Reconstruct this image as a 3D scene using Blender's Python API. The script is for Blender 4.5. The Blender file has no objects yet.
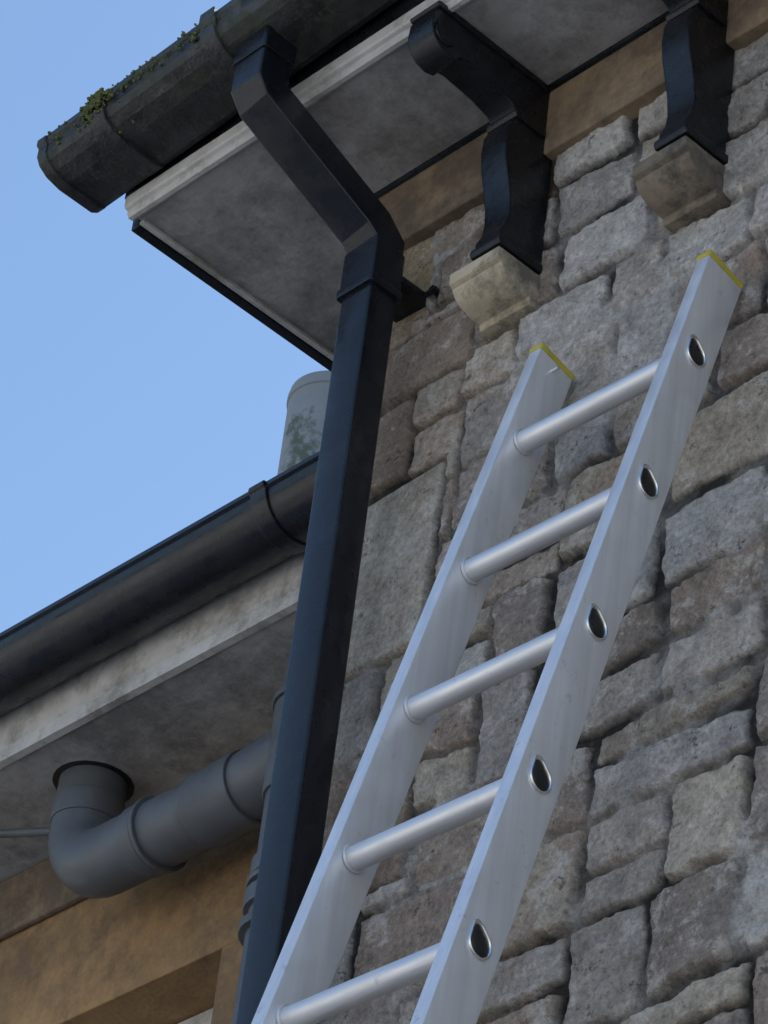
import bpy, math, random
import numpy as np
from mathutils import Vector, Matrix
random.seed(7); rng=np.random.default_rng(11)
sc=bpy.context.scene
H=1.5   # eye height: all coordinates below are relative to the eye level, mk() lifts them
COL=sc.collection
# ------------------------------------------------------------------ helpers
def empty(name):
    o=bpy.data.objects.new(name,None); COL.objects.link(o); return o
def mk(name,verts,faces,mat,parent=None,smooth=False,bevel=0,seg=2,raw=False):
    me=bpy.data.meshes.new(name)
    me.from_pydata([(v[0],v[1],v[2]+H) for v in verts],[],faces); me.update()
    o=bpy.data.objects.new(name,me); COL.objects.link(o)
    if mat: me.materials.append(mat)
    if parent: o.parent=parent
    if smooth:
        for p in me.polygons: p.use_smooth=True
    if bevel:
        b=o.modifiers.new('b','BEVEL'); b.width=bevel; b.segments=seg; b.limit_method='ANGLE'; b.angle_limit=math.radians(35)
        for p in me.polygons: p.use_smooth=True
        w=o.modifiers.new('w','WEIGHTED_NORMAL'); w.keep_sharp=True
    return o
def box(name,x0,x1,y0,y1,z0,z1,mat,parent=None,bevel=0):
    v=[(x,y,z) for x in (x0,x1) for y in (y0,y1) for z in (z0,z1)]
    f=[(0,1,3,2),(4,6,7,5),(0,4,5,1),(2,3,7,6),(0,2,6,4),(1,5,7,3)]
    return mk(name,v,f,mat,parent,bevel=bevel)
def prismX(name,prof,x0,x1,mat,parent=None,bevel=0,tilt=0,smooth=False,segs=1):
    n=len(prof); v=[];f=[]
    for s in range(segs+1):
        x=x0+(x1-x0)*s/segs
        v+=[(x,p[0],p[1]+tilt*(x-x0)) for p in prof]
    for s in range(segs):
        for i in range(n):
            j=(i+1)%n; f.append((s*n+i,s*n+j,(s+1)*n+j,(s+1)*n+i))
    f.append(tuple(range(n))[::-1]); f.append(tuple(range(segs*n,segs*n+n)))
    o=mk(name,v,f,mat,parent,bevel=bevel,smooth=smooth)
    import bmesh
    bm=bmesh.new(); bm.from_mesh(o.data); bmesh.ops.recalc_face_normals(bm,faces=bm.faces); bm.to_mesh(o.data); bm.free()
    return o
def frame_for(d,up=Vector((1,0,0))):
    d=d.normalized(); a=up-d*up.dot(d)
    if a.length<1e-4: a=Vector((0,0,1))-d*d.z
    a.normalize(); return a,d.cross(a)
def sweep(name,path,prof,mat,parent=None,smooth=True,up=Vector((1,0,0)),cap=True,radii=None,bevel=0,sharp=40):
    """prof: list of (a,b) offsets; mitred sweep along path"""
    P=[Vector(p) for p in path]; n=len(prof); v=[];f=[]
    for i,p in enumerate(P):
        if i==0:d=P[1]-P[0]
        elif i==len(P)-1:d=P[-1]-P[-2]
        else:
            d=(P[i]-P[i-1]).normalized()+(P[i+1]-P[i]).normalized()
        a,b=frame_for(d,up); k=radii[i] if radii else 1
        sc_=1
        if 0<i<len(P)-1:
            c=(P[i]-P[i-1]).normalized().dot(d.normalized()); sc_=1/max(c,.5)
        for (s,t) in prof: v.append(tuple(p+a*s*k+b*t*k*sc_))
    for i in range(len(P)-1):
        for j in range(n):
            k=(j+1)%n; f.append((i*n+j,i*n+k,(i+1)*n+k,(i+1)*n+j))
    if cap: f.append(tuple(range(n))[::-1]); f.append(tuple(range((len(P)-1)*n,len(P)*n)))
    o=mk(name,v,f,mat,parent,smooth=smooth,bevel=bevel)
    if smooth and not bevel:
        try:
            o.data.set_sharp_from_angle(angle=math.radians(sharp))
        except Exception: pass
    return o
def circ(r,n=28): return [(r*math.cos(2*math.pi*i/n),r*math.sin(2*math.pi*i/n)) for i in range(n)]
def rrect(w,h,r,k=4):
    out=[]
    for cx,cy,a0 in ((w/2-r,h/2-r,0),(-w/2+r,h/2-r,90),(-w/2+r,-h/2+r,180),(w/2-r,-h/2+r,270)):
        for i in range(k+1):
            a=math.radians(a0+90*i/k); out.append((cx+r*math.cos(a),cy+r*math.sin(a)))
    return out
# ------------------------------------------------------------------ materials
class M:
    def __init__(s,name):
        s.m=bpy.data.materials.new(name); s.m.use_nodes=True; s.t=s.m.node_tree; s.n=s.t.nodes
        s.b=s.n['Principled BSDF']; s.co=s.n.new('ShaderNodeTexCoord').outputs['Object']
    def link(s,a,b): s.t.links.new(a,b)
    def noise(s,scale,detail=4,rough=.6,vec=None,stretch=None,dist=0,mx=5):
        n=s.n.new('ShaderNodeTexNoise'); n.inputs['Scale'].default_value=scale; n.inputs['Detail'].default_value=min(detail,mx)
        n.inputs['Roughness'].default_value=rough; n.inputs['Distortion'].default_value=dist
        v=vec or s.co
        if stretch:
            mp=s.n.new('ShaderNodeMapping'); mp.inputs['Scale'].default_value=stretch; s.link(v,mp.inputs[0]); v=mp.outputs[0]
        s.link(v,n.inputs['Vector']); return n.outputs['Fac']
    def ramp(s,fac,stops):
        r=s.n.new('ShaderNodeValToRGB'); e=r.color_ramp.elements
        while len(e)<len(stops): e.new(.5)
        for i,(p,c) in enumerate(stops):
            e[i].position=p; e[i].color=(c,c,c,1) if isinstance(c,(int,float)) else (*c,1)
        s.link(fac,r.inputs[0]); return r.outputs[0]
    def mix(s,fac,a,b,mode='MIX'):
        m=s.n.new('ShaderNodeMix'); m.data_type='RGBA'; m.blend_type=mode
        for v,i in ((fac,0),(a,6),(b,7)):
            if isinstance(v,(int,float)) : m.inputs[i].default_value=v if i==0 else (v,v,v,1)
            elif isinstance(v,tuple): m.inputs[i].default_value=(*v,1)
            else: s.link(v,m.inputs[i])
        return m.outputs[2]
    def bump(s,h,dist,strength=1,prev=None):
        b=s.n.new('ShaderNodeBump'); b.inputs['Distance'].default_value=dist; b.inputs['Strength'].default_value=strength
        s.link(h,b.inputs['Height'])
        if prev: s.link(prev,b.inputs['Normal'])
        s.link(b.outputs[0],s.b.inputs['Normal']); return b.outputs[0]
    def set(s,color=None,rough=None,metal=None,spec=None):
        for v,k in ((color,'Base Color'),(rough,'Roughness'),(metal,'Metallic'),(spec,'Specular IOR Level')):
            if v is None: continue
            if isinstance(v,tuple): s.b.inputs[k].default_value=(*v,1)
            elif isinstance(v,(int,float)): s.b.inputs[k].default_value=v
            else: s.link(v,s.b.inputs[k])
        return s
def stone_mat():
    s=M('rubble_stone')
    a=s.n.new('ShaderNodeAttribute'); a.attribute_name='tone'
    col=a.outputs['Color']
    fine=s.noise(120,5,.8); mid=s.noise(24,8,.74,mx=8)
    col=s.mix(1,col,s.ramp(mid,[(.34,.68),(.46,.96),(.54,1.06),(.66,1.4)]),'MULTIPLY')
    col=s.mix(1,col,s.ramp(fine,[(.36,.70),(.64,1.28)]),'MULTIPLY')
    pale=s.ramp(s.noise(12,8,.82,mx=8),[(.54,0),(.575,.6)])
    pale=s.mix(1,pale,s.ramp(a.outputs['Alpha'],[(0,.1),(1,1)]),'MULTIPLY')
    col=s.mix(pale,col,s.mix(1,(.56,.545,.525),s.ramp(fine,[(.36,.72),(.64,1.2)]),'MULTIPLY'))
    warm=s.ramp(s.noise(5,6,.75,mx=6),[(.54,0),(.62,.45)])
    col=s.mix(warm,col,s.mix(1,(.32,.225,.17),s.ramp(fine,[(.36,.6),(.64,1.4)]),'MULTIPLY'))
    dark=s.ramp(s.noise(30,7,.85,mx=7),[(.365,.75),(.40,0)])
    col=s.mix(dark,col,(.08,.072,.07))
    s.set(col,.92,spec=.2)
    n=s.bump(mid,.010,.8); n=s.bump(fine,.0035,.9,n)
    return s.m
def side_stone():
    s=M('side_stone'); v=s.n.new('ShaderNodeTexVoronoi'); v.inputs['Scale'].default_value=6
    s.link(s.co,v.inputs['Vector'])
    c=s.mix(.35,(.24,.21,.2),v.outputs['Color']); c=s.mix(1,c,s.ramp(s.noise(20,5,.7),[(.3,.5),(.7,1.2)]),'MULTIPLY')
    s.set(c,.9); s.bump(s.noise(15,5,.7),.02); return s.m
def plain(name,col,rough,var=.25,scale=12,metal=0,bumpd=.0,bs=60,stain=None,stainp=(.55,.75),spec=.5,stretch=None):
    s=M(name)
    c=s.mix(1,col,s.ramp(s.noise(scale,5,.65,stretch=stretch),[(.25,1-var),(.75,1+var)]),'MULTIPLY')
    if stain: c=s.mix(s.ramp(s.noise(scale*.45,6,.78,mx=6),[(stainp[0],0),(stainp[1],.85)]),c,stain)
    s.set(c,s.ramp(s.noise(scale*2.3,3),[(.3,max(rough-.12,0.03)),(.7,min(1,rough+.12))]),metal,spec)
    if bumpd: s.bump(s.noise(bs,4,.6),bumpd)
    return s.m
STONE=stone_mat(); SIDE=side_stone()
BLACK=plain('black_paint',(.007,.008,.011),.30,.5,14,bumpd=.0015,bs=45,stain=(.018,.019,.021),spec=.36)
PIPE=plain('black_plastic_pipe',(.008,.010,.015),.28,.4,9,bumpd=.0005,bs=30,stain=(.026,.029,.034),stainp=(.56,.8),stretch=(1,1,.25),spec=.40)
SOFF=plain('dirty_painted_soffit',(.33,.325,.325),.8,.25,11,bumpd=.002,bs=40,stain=(.15,.148,.145),stainp=(.44,.60))
WHITE=plain('weathered_white_paint',(.50,.495,.485),.6,.2,16,bumpd=.001,bs=80,stain=(.24,.225,.205),stainp=(.5,.64))
OCHRE=plain('ochre_painted_stone',(.28,.205,.13),.85,.3,9,bumpd=.002,bs=70,stain=(.09,.07,.055),stainp=(.42,.60))
OCHRE2=plain('ochre_render',(.34,.205,.09),.85,.25,7,bumpd=.002,bs=90,stain=(.13,.085,.05),stainp=(.43,.60))
CORB=plain('corbel_stone',(.44,.38,.28),.88,.3,14,bumpd=.003,bs=60,stain=(.10,.09,.078),stainp=(.47,.60))
CORB2=plain('corbel_stone_weathered',(.20,.165,.125),.88,.4,14,bumpd=.003,bs=60,stain=(.05,.045,.042),stainp=(.45,.58))
GREY=plain('grey_plastic_pipe',(.088,.098,.112),.48,.25,8,bumpd=.0003,stain=(.055,.058,.062))
SLATE=plain('roof_slate',(.07,.075,.085),.6,.4,8,bumpd=.003,bs=30)
YEL=plain('yellow_plastic_cap',(.50,.42,.05),.5,.25,20)
RUB=plain('black_rubber',(.01,.01,.011),.35,.2,20)
POT=plain('pale_chimney_pot',(.23,.25,.265),.7,.15,6,stain=(.06,.075,.04),stainp=(.53,.58))
CREAM=plain('pale_render',(.77,.74,.69),.9,.06,3)
GLASS=M('window_glass').set((.02,.025,.03),.05,0,.8).m
def alu(name,base,rough,stretch):
    s=M(name)
    st=s.noise(60,4,.6,stretch=stretch)
    c=s.mix(1,(base*.97,base*.98,base*1.02),s.ramp(st,[(.3,.90),(.7,1.07)]),'MULTIPLY')
    c=s.mix(s.ramp(s.noise(34,6,.85,mx=6),[(.60,0),(.68,.45)]),c,(.32,.32,.33))
    s.set(c,s.ramp(s.noise(25,4,.6),[(.3,rough-.1),(.7,rough+.12)]),.62)
    s.bump(st,.0004,.5); return s.m
ALU=alu('brushed_aluminium',.82,.42,(1,1,.05)); ALUR=alu('rung_aluminium',.74,.42,(.05,1,1))
CHROME=M('bright_metal_rim').set((.8,.8,.8),.25,1.0).m
def gutter_mat():
    s=M('mossy_black_gutter')
    c=s.mix(1,(.018,.020,.022),s.ramp(s.noise(18,6,.75,mx=6),[(.35,.4),(.65,2.0)]),'MULTIPLY')
    g=s.ramp(s.noise(10,7,.8,mx=7),[(.52,0),(.58,.75)])
    c=s.mix(g,c,(.038,.048,.030))
    g2=s.ramp(s.noise(26,7,.8,mx=7),[(.57,0),(.62,.55)])
    c=s.mix(g2,c,(.09,.095,.082))
    s.set(c,s.mix(g,.42,.9)); s.bump(s.noise(50,5,.7),.004); return s.m
GUT=gutter_mat()
MOSS=plain('moss',(.11,.13,.04),1,.5,60,bumpd=.004,bs=200)
GROUND=plain('paving_ground',(.38,.36,.33),.9,.2,3,bumpd=.01,bs=20,stain=(.28,.26,.23))
# ------------------------------------------------------------------ noise for stone mesh
def vnoise(x,z,s,seed):
    r=np.random.default_rng(seed); T=r.random((256,256))
    u=x*s+500;w=z*s+500; i=np.floor(u).astype(int);j=np.floor(w).astype(int)
    a=u-i;b=w-j;a=a*a*(3-2*a);b=b*b*(3-2*b)
    g=lambda p,q:T[p%256,q%256]
    return (g(i,j)*(1-a)*(1-b)+g(i+1,j)*a*(1-b)+g(i,j+1)*(1-a)*b+g(i+1,j+1)*a*b)*2-1
def fbm(x,z,s,seed,o=4,p=.5):
    t=0;k=1
    ca,sa=math.cos(.6),math.sin(.6)
    for q in range(o):
        t=t+k*vnoise(x,z,s*2**q,seed+q*17); k*=p
        x,z=x*ca-z*sa,x*sa+z*ca
    return t
# stone layout -----------------------------------------------------
YW=2.69; XC=-3.315; XR=2.2; ZT=3.74; ZB=-1.5
random.seed(23)
rects=[]
qz=[(3.54,3.76,.14,'o'),(3.42,3.54,.25,'b'),(3.27,3.42,.14,'b'),(2.95,3.27,.215,'p'),(2.80,2.95,.14,'g'),(2.58,2.80,.23,'b'),(2.42,2.58,.15,'g')]
z=2.42
while z>ZB:
    h=random.uniform(.14,.28); qz.append((z-h,z,random.choice([.14,.16,.24,.26]),random.choice('gbp'))); z-=h
for a,b,w,c in qz: rects.append((XC,XC+w,a,b,c))
z=ZT+.02; rows=[]
while z>ZB-.2:
    h=random.uniform(.09,.135) if z>3.2 else random.uniform(.12,.19)
    rows.append((z-h,z)); z-=h
for a,b in rows:
    x=XC-random.uniform(0,.1)
    while x<XR+.1:
        w=random.uniform(.085,.185) if a>3.1 else random.uniform(.12,.30)
        hh=b-a
        u=random.random()
        if hh>.12 and u<.16:
            m=a+hh*random.uniform(.35,.65)
            rects.append((x,x+w,a,m,'r')); rects.append((x,x+w,m,b,'r'))
        elif hh>.12 and u<.36 and w>.16:
            k=x+w*random.uniform(.35,.65); m=a+hh*random.uniform(.4,.6)
            if random.random()<.5:
                rects.append((x,k,a,m,'r'));rects.append((x,k,m,b,'r'));rects.append((k,x+w,a,b,'r'))
            else:
                rects.append((x,k,a,b,'r'));rects.append((k,x+w,a,m,'r'));rects.append((k,x+w,m,b,'r'))
        else: rects.append((x,x+w,a,b,'r'))
        x+=w
pal=[(.39,.36,.33),(.32,.27,.23),(.46,.44,.42),(.42,.38,.32),(.28,.245,.22),(.39,.37,.355),(.35,.32,.295),(.38,.335,.28),(.30,.25,.215)]
def stone_patch(name,x0,x1,z0,z1,step,parent):
    nx=int(round((x1-x0)/step))+1; nz=int(round((z1-z0)/step))+1
    X,Z=np.meshgrid(np.linspace(x0,x1,nx),np.linspace(z0,z1,nz),indexing='ij')
    xw=X+.008*fbm(X,Z,4,1,3)+.003*fbm(X,Z,35,5,3,.6); zw=Z+.010*fbm(X,Z,3.2,2,3)+.003*fbm(X,Z,35,6,3,.6)
    xq=X+.002*fbm(X,Z,30,5,3); zq=Z+.0025*fbm(X,Z,12,6,3)
    Hh=np.zeros_like(X); C=np.zeros(X.shape+(4,)); 
    mort=fbm(X,Z,6,9,5,.6)+np.clip((3.2-Z)*.3,0,.08)
    mc=np.clip(.14+.30*mort,.035,.46)
    C[...,0]=mc;C[...,1]=mc*.97;C[...,2]=mc*.93;C[...,3]=0
    flush=np.clip((mort-.28)*3,0,1)      # areas where mortar has been smeared flush
    Hh+=.002*fbm(X,Z,40,21,3)+.009*flush
    qr=np.full(X.shape,XC+.15)
    for a,b,w,c in qz: qr=np.where((zq>=a)&(zq<b),XC+w,qr)
    inq=xq<qr
    rough=fbm(X,Z,9,31,6,.62); rough2=fbm(X,Z,55,41,3,.7); ridg=1-np.abs(fbm(X,Z,9,51,6,.62))
    gap=.0028+.0035*np.clip(fbm(X,Z,6,61,3)+.4,0,1)
    for k,(a0,a1,b0,b1,t) in enumerate(rects):
        if a1<x0-.05 or a0>x1+.05 or b1<z0-.05 or b0>z1+.05: continue
        i0=max(0,int((a0-x0-.05)/step)); i1=min(nx,int((a1-x0+.05)/step)+2)
        j0=max(0,int((b0-z0-.05)/step)); j1=min(nz,int((b1-z0+.05)/step)+2)
        if i1<=i0 or j1<=j0: continue
        s=(slice(i0,i1),slice(j0,j1)); R=np.random.default_rng(k*7+3)
        q=t!='r'
        xx=(xq if q else xw)[s]; zz=(zq if q else zw)[s]
        if q: L=a0-.05; 
        else: L=np.maximum(a0,qr[s])
        sk=0 if q else R.normal(0,.035); sk2=0 if q else R.normal(0,.035)
        cx=(a0+a1)/2;cz=(b0+b1)/2
        dx=np.minimum(xx-L,a1-xx); dz=np.minimum(zz-b0,b1-zz)
        inside=(dx>0)&(dz>0)&(inq[s] if q else ~inq[s])
        if not q:   # knock the stone out of square
            dx=np.minimum(xx-L-np.maximum(0,sk*(zz-cz)+abs(sk)*.04),a1-xx-np.maximum(0,sk2*(zz-cz)+abs(sk2)*.04))
            dz=np.minimum(zz-b0-np.maximum(0,sk2*(xx-cx)),b1-zz-np.maximum(0,sk*(xx-cx)))
        r=.006 if q else R.uniform(.004,.016)
        d=np.where((dx<r)&(dz<r), r-np.hypot(r-dx,r-dz), np.minimum(dx,dz))-gap[s]
        e=np.clip(d/(.005),0,1); e=e*e*(3-2*e)
        base=R.uniform(.009,.015); tx,tz=R.normal(0,.03,2); 
        hh=base+tx*(xx-cx)+tz*(zz-cz)+(.0012 if q else .0032)*rough[s]+(.0006 if q else .0012)*rough2[s]+(0 if q else .006)*(ridg[s]-.6)
        hh=np.clip(hh,.003,.026)
        Hh[s]=np.where(inside,Hh[s]*(1-e)+hh*e,Hh[s])
        if t=='o': c=np.array((.36,.29,.20))
        elif t=='p': c=np.array((.45,.42,.365))
        elif t=='b': c=np.array((.32,.26,.21))
        elif t=='g': c=np.array((.37,.35,.33))
        else: c=np.array(pal[R.integers(len(pal))])
        c=c*R.uniform(.88,1.15)
        ec=np.clip(d/.004,0,1)[...,None]*inside[...,None]
        C[s][...,:3]=C[s][...,:3]*(1-ec)+c*ec
        C[s][...,3]=np.maximum(C[s][...,3],ec[...,0])
    Y=YW-Hh
    n=nx*nz
    co=np.stack([X,Y,Z+H],-1).reshape(-1,3).astype(np.float32)
    ii,jj=np.meshgrid(np.arange(nx-1),np.arange(nz-1),indexing='ij')
    a=(ii*nz+jj).ravel(); F=np.stack([a,a+nz,a+nz+1,a+1],-1)
    me=bpy.data.meshes.new(name); me.vertices.add(n); me.vertices.foreach_set('co',co.ravel())
    m=len(F); me.loops.add(4*m); me.loops.foreach_set('vertex_index',F.ravel().astype(np.int32))
    me.polygons.add(m); me.polygons.foreach_set('loop_start',(np.arange(m)*4).astype(np.int32))
    try: me.polygons.foreach_set('loop_total',np.full(m,4,np.int32))
    except Exception: pass
    me.update(calc_edges=True)
    me.polygons.foreach_set('use_smooth',np.ones(m,bool))
    at=me.color_attributes.new('tone','FLOAT_COLOR','POINT'); at.data.foreach_set('color',C.reshape(-1,4).astype(np.float32).ravel())
    me.materials.append(STONE)
    o=bpy.data.objects.new(name,me); COL.objects.link(o); o.parent=parent
    return o
# ------------------------------------------------------------------ stone house
house=empty('stone_house')
stone_patch('wall_facing_upper',XC,-2.35,1.9,3.732,.0028,house)
stone_patch('wall_facing_right',-2.35,XR,-1.5,3.732,.016,house)
stone_patch('wall_facing_lower',XC,-2.35,-1.5,1.9,.012,house)
random.seed(5)
box('wall_core',XC+.003,XR,YW+.012,8.5,-1.5,3.85,SIDE,house)
ZS=3.854; YF=2.66
box('frieze',XC-.02,XR,YF,YW+.05,3.726,ZS-.002,OCHRE,house,.004)
box('frieze_side',XC-.02,XC+.02,YW+.052,8.4,3.726,ZS-.002,OCHRE,house,.004)
prismX('frieze_moulding',[(YF-.001,3.846),(YF-.006,3.848),(YF-.008,3.853),(YF,3.853)],XC-.02,XR,BLACK,house)
XE=-3.62
box('soffit_boards',XE,XR+.3,2.458,8.6,ZS,ZS+.018,SOFF,house,.002)
prismX('eave_moulding',[(2.462,3.851),(2.456,3.847),(2.449,3.847),(2.446,3.852),(2.446,3.858),(2.440,3.860),(2.438,3.864),(2.438,3.882),(2.457,3.882),(2.457,3.853)],XE-.004,XR+.3,WHITE,house)
box('fascia',XE-.01,XR+.3,2.440,2.452,3.884,3.97,BLACK,house)
box('fascia_side',XE-.022,XE-.003,2.470,8.6,3.846,3.93,BLACK,house,.002)
prismX('side_drip_edge',[(2.47,3.8535),(2.47,3.848),(8.6,3.848),(8.6,3.8535)],XE-.002,XE+.008,WHITE,house)
rv=[(XE-.03,2.335,3.945),(XR+.35,2.335,3.945),(XR+.35,5.6,6.0),(XE+2.6,5.6,6.0),(XE-.03,8.8,3.945),(XR+.35,8.8,3.945)]
rv+= [(x,y,z-.02) for x,y,z in rv]
mk('roof',rv,[(0,1,2,3),(0,3,4),(3,2,5,4),(6,9,8,7),(6,10,9),(9,10,11,8),(0,6,7,1),(0,4,10,6),(4,5,11,10),(1,7,8,2),(2,8,11,5)],SLATE,house)
x=XE-.04; i=0
while x<XR+.3:
    w=.19+random.uniform(-.01,.01); dz=random.uniform(-.003,.004)
    box('slate.%03d'%i,x,x+w-.004,2.325+random.uniform(-.006,.006),2.5,3.948+dz,3.956+dz,SLATE,house,.001); x+=w;i+=1
BP=[(2.68,3.852),(2.440,3.852),(2.434,3.846),(2.434,3.838),(2.428,3.832),(2.426,3.806),(2.432,3.786),(2.446,3.772),(2.464,3.768),(2.480,3.772),(2.487,3.784),(2.500,3.787),(2.560,3.782),(2.590,3.774),(2.602,3.762),(2.602,3.748),(2.592,3.742),(2.588,3.730),(2.586,3.700),(2.590,3.670),(2.598,3.640),(2.605,3.610),(2.608,3.580),(2.605,3.556),(2.596,3.538),(2.596,3.511),(2.68,3.511)]
for k in range(14):
    cx=-2.968+.343*k
    prismX('eave_bracket.%03d'%k,BP,cx-.025,cx+.025,BLACK,house,bevel=.003)
    prismX('bracket_cap.%03d'%k,[(2.655,3.853),(2.432,3.853),(2.428,3.847),(2.432,3.842),(2.655,3.842)],cx-.029,cx+.029,BLACK,house,bevel=.002)
    prismX('bracket_band.%03d'%k,[(2.655,3.768),(2.598,3.768),(2.594,3.760),(2.598,3.752),(2.655,3.752)],cx-.030,cx+.030,BLACK,house,bevel=.002)
    prismX('bracket_foot.%03d'%k,[(2.685,3.526),(2.594,3.526),(2.591,3.518),(2.594,3.510),(2.685,3.510)],cx-.029,cx+.029,BLACK,house,bevel=.002)
    sweep('bracket_scroll.%03d'%k,[(cx-.028,2.452,3.803),(cx+.028,2.452,3.803)],circ(.020,24),BLACK,house,up=Vector((0,0,1)),bevel=.001)
    cc=cx-.022; CP=[(2.70,3.507),(2.596,3.507),(2.596,3.487),(2.604,3.484)]
    for i in range(9):
        a=math.radians(90*i/8); CP.append((2.604+.056*(1-math.cos(a)),3.484-.028*math.sin(a)))
    CP+=[(2.662,3.446),(2.70,3.446)]
    mt=CORB if k%2==0 else CORB2
    prismX('corbel.%03d'%k,CP,cc-.048,cc+.048,mt,house,bevel=.002)
# ------------------------------------------------------------------ gutter (front)
g=empty('roof_gutter')
TG=.05; GX=-3.678
def sqg(t=0):
    return [(2.302-t,3.934),(2.302-t,3.922),(2.307-t,3.918),(2.307-t,3.902),(2.314-t*.8,3.890-t*.4),(2.330-t*.6,3.880-t*.8),(2.356-t*.3,3.874-t),(2.420,3.874-t),(2.432+t*.0,3.880-t*.5),(2.434,3.92)]
def sqin(): return [(2.430,3.92),(2.428,3.884),(2.418,3.879),(2.357,3.879),(2.333,3.885),(2.318,3.894),(2.312,3.904),(2.312,3.930)]
prismX('trough',sqg()+sqin(),GX,XR+.35,GUT,g,tilt=TG,segs=30)
prismX('stop_end',sqg(.003),GX-.005,GX+.016,GUT,g,bevel=.002)
for xs in (-3.545,-3.30,-2.9,-2.3,-1.6,-.9,-.2,.6):
    zz=TG*(xs-GX)
    prismX('strap_%d'%int(-xs*100),[(a,b+zz+(.008 if b>3.93 else 0)) for a,b in sqg(.006)]+[(a,b+zz) for a,b in sqin()],xs-.016,xs+.016,GUT,g,bevel=.002)
mv=[];mf=[]
for (cx,n,sx) in ((-3.565,190,.010),(-3.535,190,.012),(-3.50,40,.03),(-3.33,40,.02),(-3.45,50,.07),(-3.64,24,.02)):
    for i in range(n):
        q=random.random()**1.3; x=cx+random.gauss(0,sx)
        y,zz=(2.300+random.uniform(0,.006),3.938-q*.045) if q<.7 else (2.305+(q-.7)*.12,3.902-(q-.7)*.08)
        if abs(x+3.545)<.016: y-=.006
        p=Vector((x,y,zz+TG*(x-GX)))
        r=random.uniform(.0015,.0045); b=len(mv)
        for d in ((1,0,0),(-1,0,0),(0,1,0),(0,-1,0),(0,0,1),(0,0,-1)):
            mv.append(tuple(p+Vector(d)*r*random.uniform(.6,1.3)))
        for f in ((0,2,4),(2,1,4),(1,3,4),(3,0,4),(2,0,5),(1,2,5),(3,1,5),(0,3,5)): mf.append(tuple(b+q for q in f))
mk('moss_clumps',mv,mf,MOSS,g,smooth=True)
# ------------------------------------------------------------------ square downpipe
dp=empty('square_downpipe')
PX,PY=-3.206,2.596
sq=rrect(.062,.052,.004,3)
OX,OY=-3.238,2.368
sweep('shaft',[(PX,PY,3.60),(PX,PY,-1.42)],sq,PIPE,dp)
sweep('offset',[(OX,OY,3.90),(OX,OY,3.816),(OX+.002,OY+.012,3.797),(PX-.003,PY-.022,3.676),(PX,PY,3.650),(PX,PY,3.60)],rrect(.064,.056,.004,3),PIPE,dp,sharp=15)
def collar(n,c,z0,z1,k=.006,par=None):
    sweep(n,[(c[0],c[1],z0),(c[0],c[1],z1)],rrect(.062+k*2,.052+k*2,.006,3),PIPE,par or dp,bevel=.0015)
collar('socket_top',(OX,OY),3.862,3.955,.005)
collar('offset_socket',(PX,PY),3.560,3.635,.004)
collar('socket_lip',(PX,PY),3.552,3.566,.0065)
for zc in (1.7,0.0):
    box('clip_%d'%int(zc*10),PX-.036,PX+.036,PY-.031,PY+.034,zc-.012,zc+.012,PIPE,dp,.002)
for zc in (3.595,1.7,0.0):
    box('clip_arm_%d'%int(zc*10),PX-.04,PX+.034,PY+.028,YW-.004,zc-.005,zc+.005,BLACK,dp,.002)
    sweep('bolt_%d'%int(zc*10),[(PX+.050,PY+.070,zc),(PX+.050,YW+.002,zc)],circ(.006,10),BLACK,dp)
    sweep('bolt_plate_%d'%int(zc*10),[(PX+.030,YW-.020,zc),(PX+.056,YW-.020,zc-.002)],rrect(.010,.005,.002,2),BLACK,dp,up=Vector((0,0,1)))
# ------------------------------------------------------------------ extension
ex=empty('house_extension')
ZE=3.346; XL=-9.0; YE=3.089
XJ=XC-.002
box('wall_right_pier',-3.95,XJ,YE,YE+.3,-1.5,3.0,OCHRE2,ex,.004)
box('wall_lintel',XL,XJ,YE+.004,YE+.3,3.002,3.36,OCHRE2,ex,.003)
box('lintel_band',XL,XJ-.001,YE-.012,YE+.002,3.225,3.34,OCHRE,ex,.004)
box('wall_left_pier',XL,-5.25,YE+.003,YE+.3,-1.5,3.0,OCHRE2,ex,.004)
box('wall_sill',-5.248,-3.952,YE+.003,YE+.3,-1.5,1.8,OCHRE2,ex,.004)
box('wall_back',XL,XJ,YE+.31,7.5,-1.5,3.3,SIDE,ex)
box('window_frame_top',-5.24,-3.955,YE+.11,YE+.17,2.93,2.998,WHITE,ex,.003)
box('window_frame_right',-4.02,-3.955,YE+.112,YE+.17,1.81,2.928,WHITE,ex,.003)
box('window_frame_left',-5.24,-5.17,YE+.112,YE+.17,1.81,2.928,WHITE,ex,.003)
box('window_frame_mid',-4.63,-4.57,YE+.112,YE+.17,1.81,2.928,WHITE,ex,.003)
box('window_glass',-5.17,-4.02,YE+.14,YE+.15,1.81,2.928,GLASS,ex)
box('soffit',XL,XJ,2.862,YE+.02,ZE,ZE+.015,SOFF,ex,.002)
prismX('fascia',[(2.862,3.342),(2.848,3.342),(2.848,3.366),(2.853,3.369),(2.853,3.374),(2.849,3.377),(2.849,3.47),(2.862,3.47)],XL,XJ,WHITE,ex)
rv=[(XL,2.77,3.475),(XJ,2.77,3.475),(XJ,5.2,4.9),(XL,5.2,4.9),(XL,5.2,4.86),(XJ,5.2,4.86),(XJ,2.77,3.455),(XL,2.77,3.455)]
mk('roof',rv,[(0,1,2,3),(4,5,6,7),(0,7,6,1),(0,3,4,7),(1,6,5,2)],SLATE,ex)
g2=empty('roof_gutter')
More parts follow.
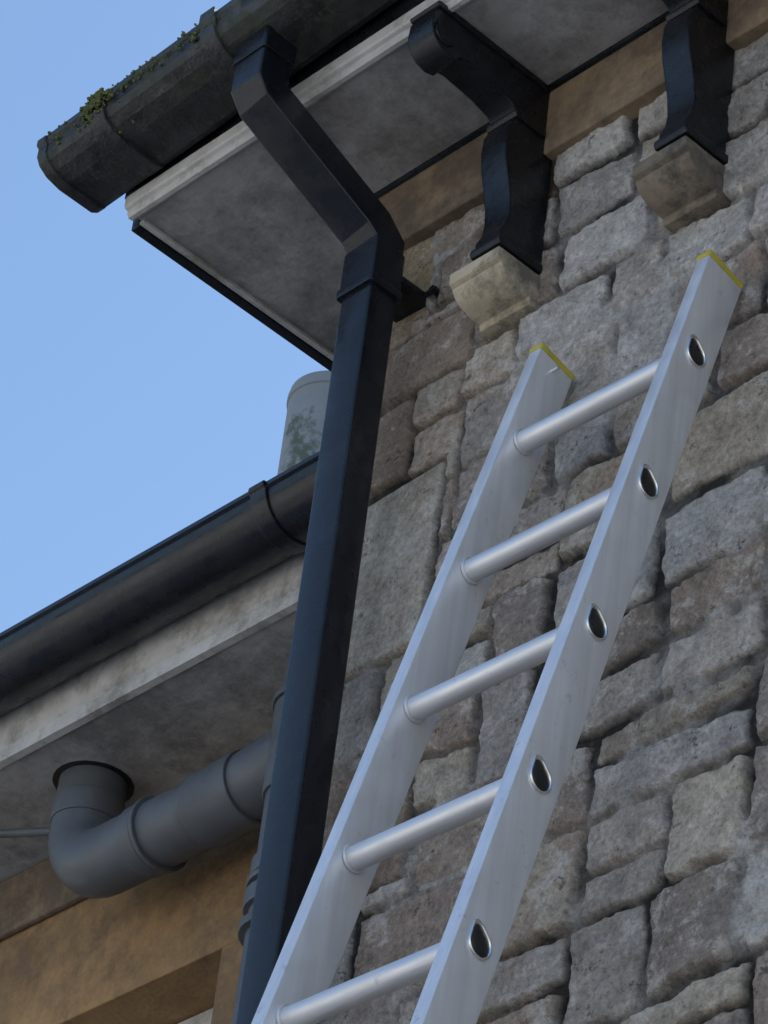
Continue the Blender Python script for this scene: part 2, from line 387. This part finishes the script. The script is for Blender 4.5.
def gprof(yc,zc,r,t,ell=.8,n=24):
    o=[(yc-r*math.cos(math.pi*i/n),zc-r*ell*math.sin(math.pi*i/n)) for i in range(n+1)]
    o=[(yc-r-.004,zc+.004),(yc-r-.005,zc-.005)]+o[1:]
    inn=[(yc+(r-t)*math.cos(math.pi*i/n),zc+.004-(r-t)*ell*math.sin(math.pi*i/n)) for i in range(n+1)]
    return o+inn
o=prismX('trough',gprof(2.79,3.467,.062,.004,1.0),XL,XJ-.002,PIPE,g2,segs=20,smooth=True)
try:o.data.set_sharp_from_angle(angle=math.radians(40))
except Exception: pass
for xs in (-3.56,-4.9,-6.0):
    prismX('strap_%d'%int(-xs*100),gprof(2.79,3.468,.067,.008,1.0),xs-.017,xs+.017,PIPE,g2,bevel=.002)
# ------------------------------------------------------------------ soil pipe
sp=empty('soil_pipe')
r=.055; Ys=2.985
def arc(c,r_,a0,a1,n=8):
    return [(c[0]+r_*math.cos(math.radians(a0+(a1-a0)*i/n)),c[1],c[2]+r_*math.sin(math.radians(a0+(a1-a0)*i/n))) for i in range(n+1)]
x1=-4.207; zh=3.172
UPY=Vector((0,1,0))
path=[(x1,Ys,ZE+.05),(x1,Ys,zh+.085)]+arc((x1+.075,Ys,zh+.075),.075,180,270,8)+[(-3.86,Ys,zh)]+[(-3.80,Ys,zh+.004),(-3.70,Ys,zh+.02)]
sweep('branch',path,circ(r,32),GREY,sp,up=UPY)
def ring(n,p,q,k): sweep(n,[p,q],circ(k,32),GREY,sp,up=UPY,bevel=.002)
ring('socket_up',(x1,Ys,zh+.092),(x1,Ys,zh+.135),.0580)
ring('socket_a',(x1+.160,Ys,zh),(x1+.190,Ys,zh),.0590)
ring('socket_b',(x1+.193,Ys,zh),(x1+.201,Ys,zh),.0625)
ring('socket_c',(-3.905,Ys,zh),(-3.80,Ys,zh+.003),.0605)
XS=-3.678
sweep('stack',[(XS,Ys,ZE+.02),(XS,Ys,-1.45)],circ(r,32),GREY,sp,up=UPY)
for za,zb,k in ((3.10,3.26,.0605),(3.262,3.275,.065),(2.955,2.985,.061),(2.94,2.95,.064),(2.90,2.93,.064),(2.86,2.875,.066),(1.2,1.3,.061)):
    sweep('stack_ring_%d'%int(za*1000),[(XS,Ys,za),(XS,Ys,zb)],circ(k,32),GREY,sp,up=UPY,bevel=.002)
sweep('soffit_hole',[(x1,Ys,ZE-.001),(x1,Ys,ZE+.02)],circ(.066,28),RUB,sp,up=UPY)
ov=empty('overflow_pipe')
sweep('tube',[(-4.26,2.994,3.283),(-4.60,2.838,3.315)],circ(.0075,12),GREY,ov)
sweep('boss',[(-4.255,2.997,3.2825),(-4.275,2.988,3.2845)],circ(.012,12),GREY,ov)
# ------------------------------------------------------------------ chimney pot
cp=empty('chimney_pot')
def lathe(name,cx,cy,prof,mat,par,n=48):
    v=[];f=[]
    for (rr,zz) in prof: v+=[(cx+rr*math.cos(2*math.pi*i/n),cy+rr*math.sin(2*math.pi*i/n),zz) for i in range(n)]
    for k in range(len(prof)-1):
        for i in range(n):
            j=(i+1)%n; f.append((k*n+i,k*n+j,(k+1)*n+j,(k+1)*n+i))
    o=mk(name,v,f,mat,par,smooth=True)
    try:o.data.set_sharp_from_angle(angle=math.radians(40))
    except Exception: pass
    return o
lathe('pot',-4.470,3.567,[(.084,3.9),(.085,4.635),(.088,4.637),(.088,4.650),(.085,4.652),(.085,4.664),(.074,4.668),(.072,4.6),(.070,4.0)],POT,cp)
box('base',-4.66,-4.30,3.38,3.75,3.6,3.96,SIDE,cp,.01)
# ------------------------------------------------------------------ ladder
ld=empty('aluminium_ladder')
th,ph=.2421,.0231
P0=Vector((-2.863,2.5991,3.116)); U=Vector((math.sin(ph),math.sin(th)*math.cos(ph),math.cos(th)*math.cos(ph)))
XD=Vector((math.cos(ph),0,-math.sin(ph))); ND=XD.cross(U)
if ND.y<0: ND=-ND
Wd=.3065; sw,sd=.022,.066; LX=.007
LOW=-(3.116+H-.03)/U.z
def stile(name,xc,sh):
    a=P0+XD*xc+U*.165+ND*sh; b=P0+XD*xc+U*LOW+ND*sh
    prof=rrect(sw,sd,.0025,3)
    v=[];n=len(prof)
    for q in (b,a):
        for s,t in prof: v.append(tuple(q+XD*s+ND*t))
    f=[(i,(i+1)%n,n+(i+1)%n,n+i) for i in range(n)]+[tuple(range(n))[::-1],tuple(range(n,2*n))]
    o=mk(name,v,f,ALU,ld,smooth=True)
    try:o.data.set_sharp_from_angle(angle=math.radians(35))
    except Exception: pass
    prof=rrect(sw+.003,sd+.003,.004,3); v=[]
    for h in (.0005,.010):
        for s,t in prof: v.append(tuple(a+U*h+XD*s+ND*t))
    mk('cap_'+name,v,f,YEL,ld,bevel=.0015)
stile('left_stile',-sw/2+LX,.003); stile('right_stile',Wd-sw/2,.001)
c=P0+U*.148+XD*LX
sweep('cap_peg',[tuple(c),tuple(c+XD*.012)],circ(.003,10),CHROME,ld,up=ND)
N=int((-LOW)/.25)
for i in range(N+1):
    c=P0-U*.25*i
    sweep('rung_%d'%(i+1),[tuple(c-XD*.002),tuple(c+XD*(Wd-sw+.004))],circ(.0150,40),ALUR,ld,up=U)
    for xa,xb in ((LX+.0005,LX+.0045),(Wd-sw-.0045,Wd-sw-.0005)):
        sweep('collar_%d'%i,[tuple(c+XD*xa),tuple(c+XD*xb)],circ(.0185,28),ALUR,ld,up=U,bevel=.001)
    for side,xf in ((1,Wd),(-1,-sw+LX)):
        n=36
        def tear(k):
            out=[]
            for q in range(n):
                a=2*math.pi*q/n
                rr=.0170+.0085*max(0,math.cos(a))**4*abs(math.cos(a))**4
                out.append((rr*k*math.cos(a)-.003, rr*k*.92*math.sin(a)))
            return out
        an=.55
        dirU=(U*math.cos(an)-ND*math.sin(an)).normalized(); dirN=(ND*math.cos(an)+U*math.sin(an)).normalized()
        v=[];f=[]
        rings=[(1.10,0),(1.10,.0022),(1.02,.003),(.92,.0024),(.88,.0006)]
        for k,h in rings:
            for s,t in tear(k): v.append(tuple(c+XD*(xf+side*(h+.0002))+dirU*s+dirN*t))
        for kk in range(len(rings)-1):
            for q in range(n):
                j=(q+1)%n; f.append((kk*n+q,kk*n+j,(kk+1)*n+j,(kk+1)*n+q))
        mk('rung_end_rim_%d'%i,v,f,CHROME,ld,smooth=True)
        v=[];f=[]
        for k,h in ((.89,.0006),(.80,.0016),(.5,.0028),(.2,.0032)):
            for s,t in tear(k): v.append(tuple(c+XD*(xf+side*(h+.0002))+dirU*s+dirN*t))
        for kk in range(3):
            for q in range(n):
                j=(q+1)%n; f.append((kk*n+q,kk*n+j,(kk+1)*n+j,(kk+1)*n+q))
        f.append(tuple(range(3*n,4*n)))
        mk('rung_end_plug_%d'%i,v,f,RUB,ld,smooth=True)
for nm,x in (('foot_left',-sw/2),('foot_right',Wd-sw/2)):
    q=P0+XD*x+U*LOW
    box(nm,q.x-.025,q.x+.025,q.y-.045,q.y+.045,-H+.003,-H+.06,RUB,ld,.005)
# ------------------------------------------------------------------ ground and an unseen house added for bounce light
box('ground',-300,300,-300,300,-H-.5,-H,GROUND)
oh=empty('added_bounce_house')  # invented house behind the camera, its pale front throws sunlight onto the shaded wall
box('wall_front',-20,14,-16,-9.5,-H,5.2,CREAM,oh,.02)
mk('roof',[(-20.3,-9.1,5.2),(14.3,-9.1,5.2),(14.3,-12.7,7.6),(-20.3,-12.7,7.6),(-20.3,-16.3,5.2),(14.3,-16.3,5.2)],[(0,1,2,3),(3,2,5,4),(0,3,4),(1,5,2),(0,4,5,1)],SLATE,oh)
for i in range(7):
    for j in range(2):
        xx=-17.5+i*4.6; zz=-.6+j*2.9
        box('window_frame',xx-.06,xx+1.16,-9.49,-9.44,zz-.06,zz+1.46,WHITE,oh,.01)
        box('window_pane',xx,xx+1.1,-9.438,-9.43,zz,zz+1.4,GLASS,oh)
# ------------------------------------------------------------------ camera
R=[[0.69619,0.71041,0.10314],[-0.38143,0.4878,-0.78521],[-0.60813,0.50732,0.61058]]
cam=bpy.data.cameras.new('camera'); co=bpy.data.objects.new('camera',cam); COL.objects.link(co)
r_,dn,fw=Vector(R[0]),Vector(R[1]),Vector(R[2])
m=Matrix.Identity(4)
for i,v in enumerate((r_,-dn,-fw)):
    for k in range(3): m[k][i]=v[k]
m[0][3],m[1][3],m[2][3]=0,0,H
co.matrix_world=m
cam.sensor_fit='HORIZONTAL'; cam.sensor_width=36; cam.lens=3836/768*36; cam.clip_start=.05; cam.clip_end=2000
sc.camera=co
# ------------------------------------------------------------------ light
el=math.radians(48); saz=math.radians(25)  # azimuth from +Y towards +X
w=bpy.data.worlds.new('World'); sc.world=w; w.use_nodes=True
nt=w.node_tree; bg=nt.nodes['Background']; sky=nt.nodes.new('ShaderNodeTexSky'); sky.sky_type='NISHITA'; sky.sun_disc=False
sky.sun_elevation=el; sky.sun_rotation=saz; sky.air_density=1.45; sky.dust_density=.5; sky.ozone_density=4
nt.links.new(sky.outputs[0],bg.inputs[0]); bg.inputs[1].default_value=.2
sl=bpy.data.lights.new('sun','SUN'); sl.energy=5; sl.angle=math.radians(.5); sl.color=(1,.95,.88)
so=bpy.data.objects.new('sun',sl); COL.objects.link(so)
D=Vector((math.sin(saz)*math.cos(el),math.cos(saz)*math.cos(el),math.sin(el)))
so.rotation_euler=D.to_track_quat('Z','Y').to_euler()
sc.view_settings.view_transform='Standard'; sc.view_settings.look='None'; sc.view_settings.exposure=0
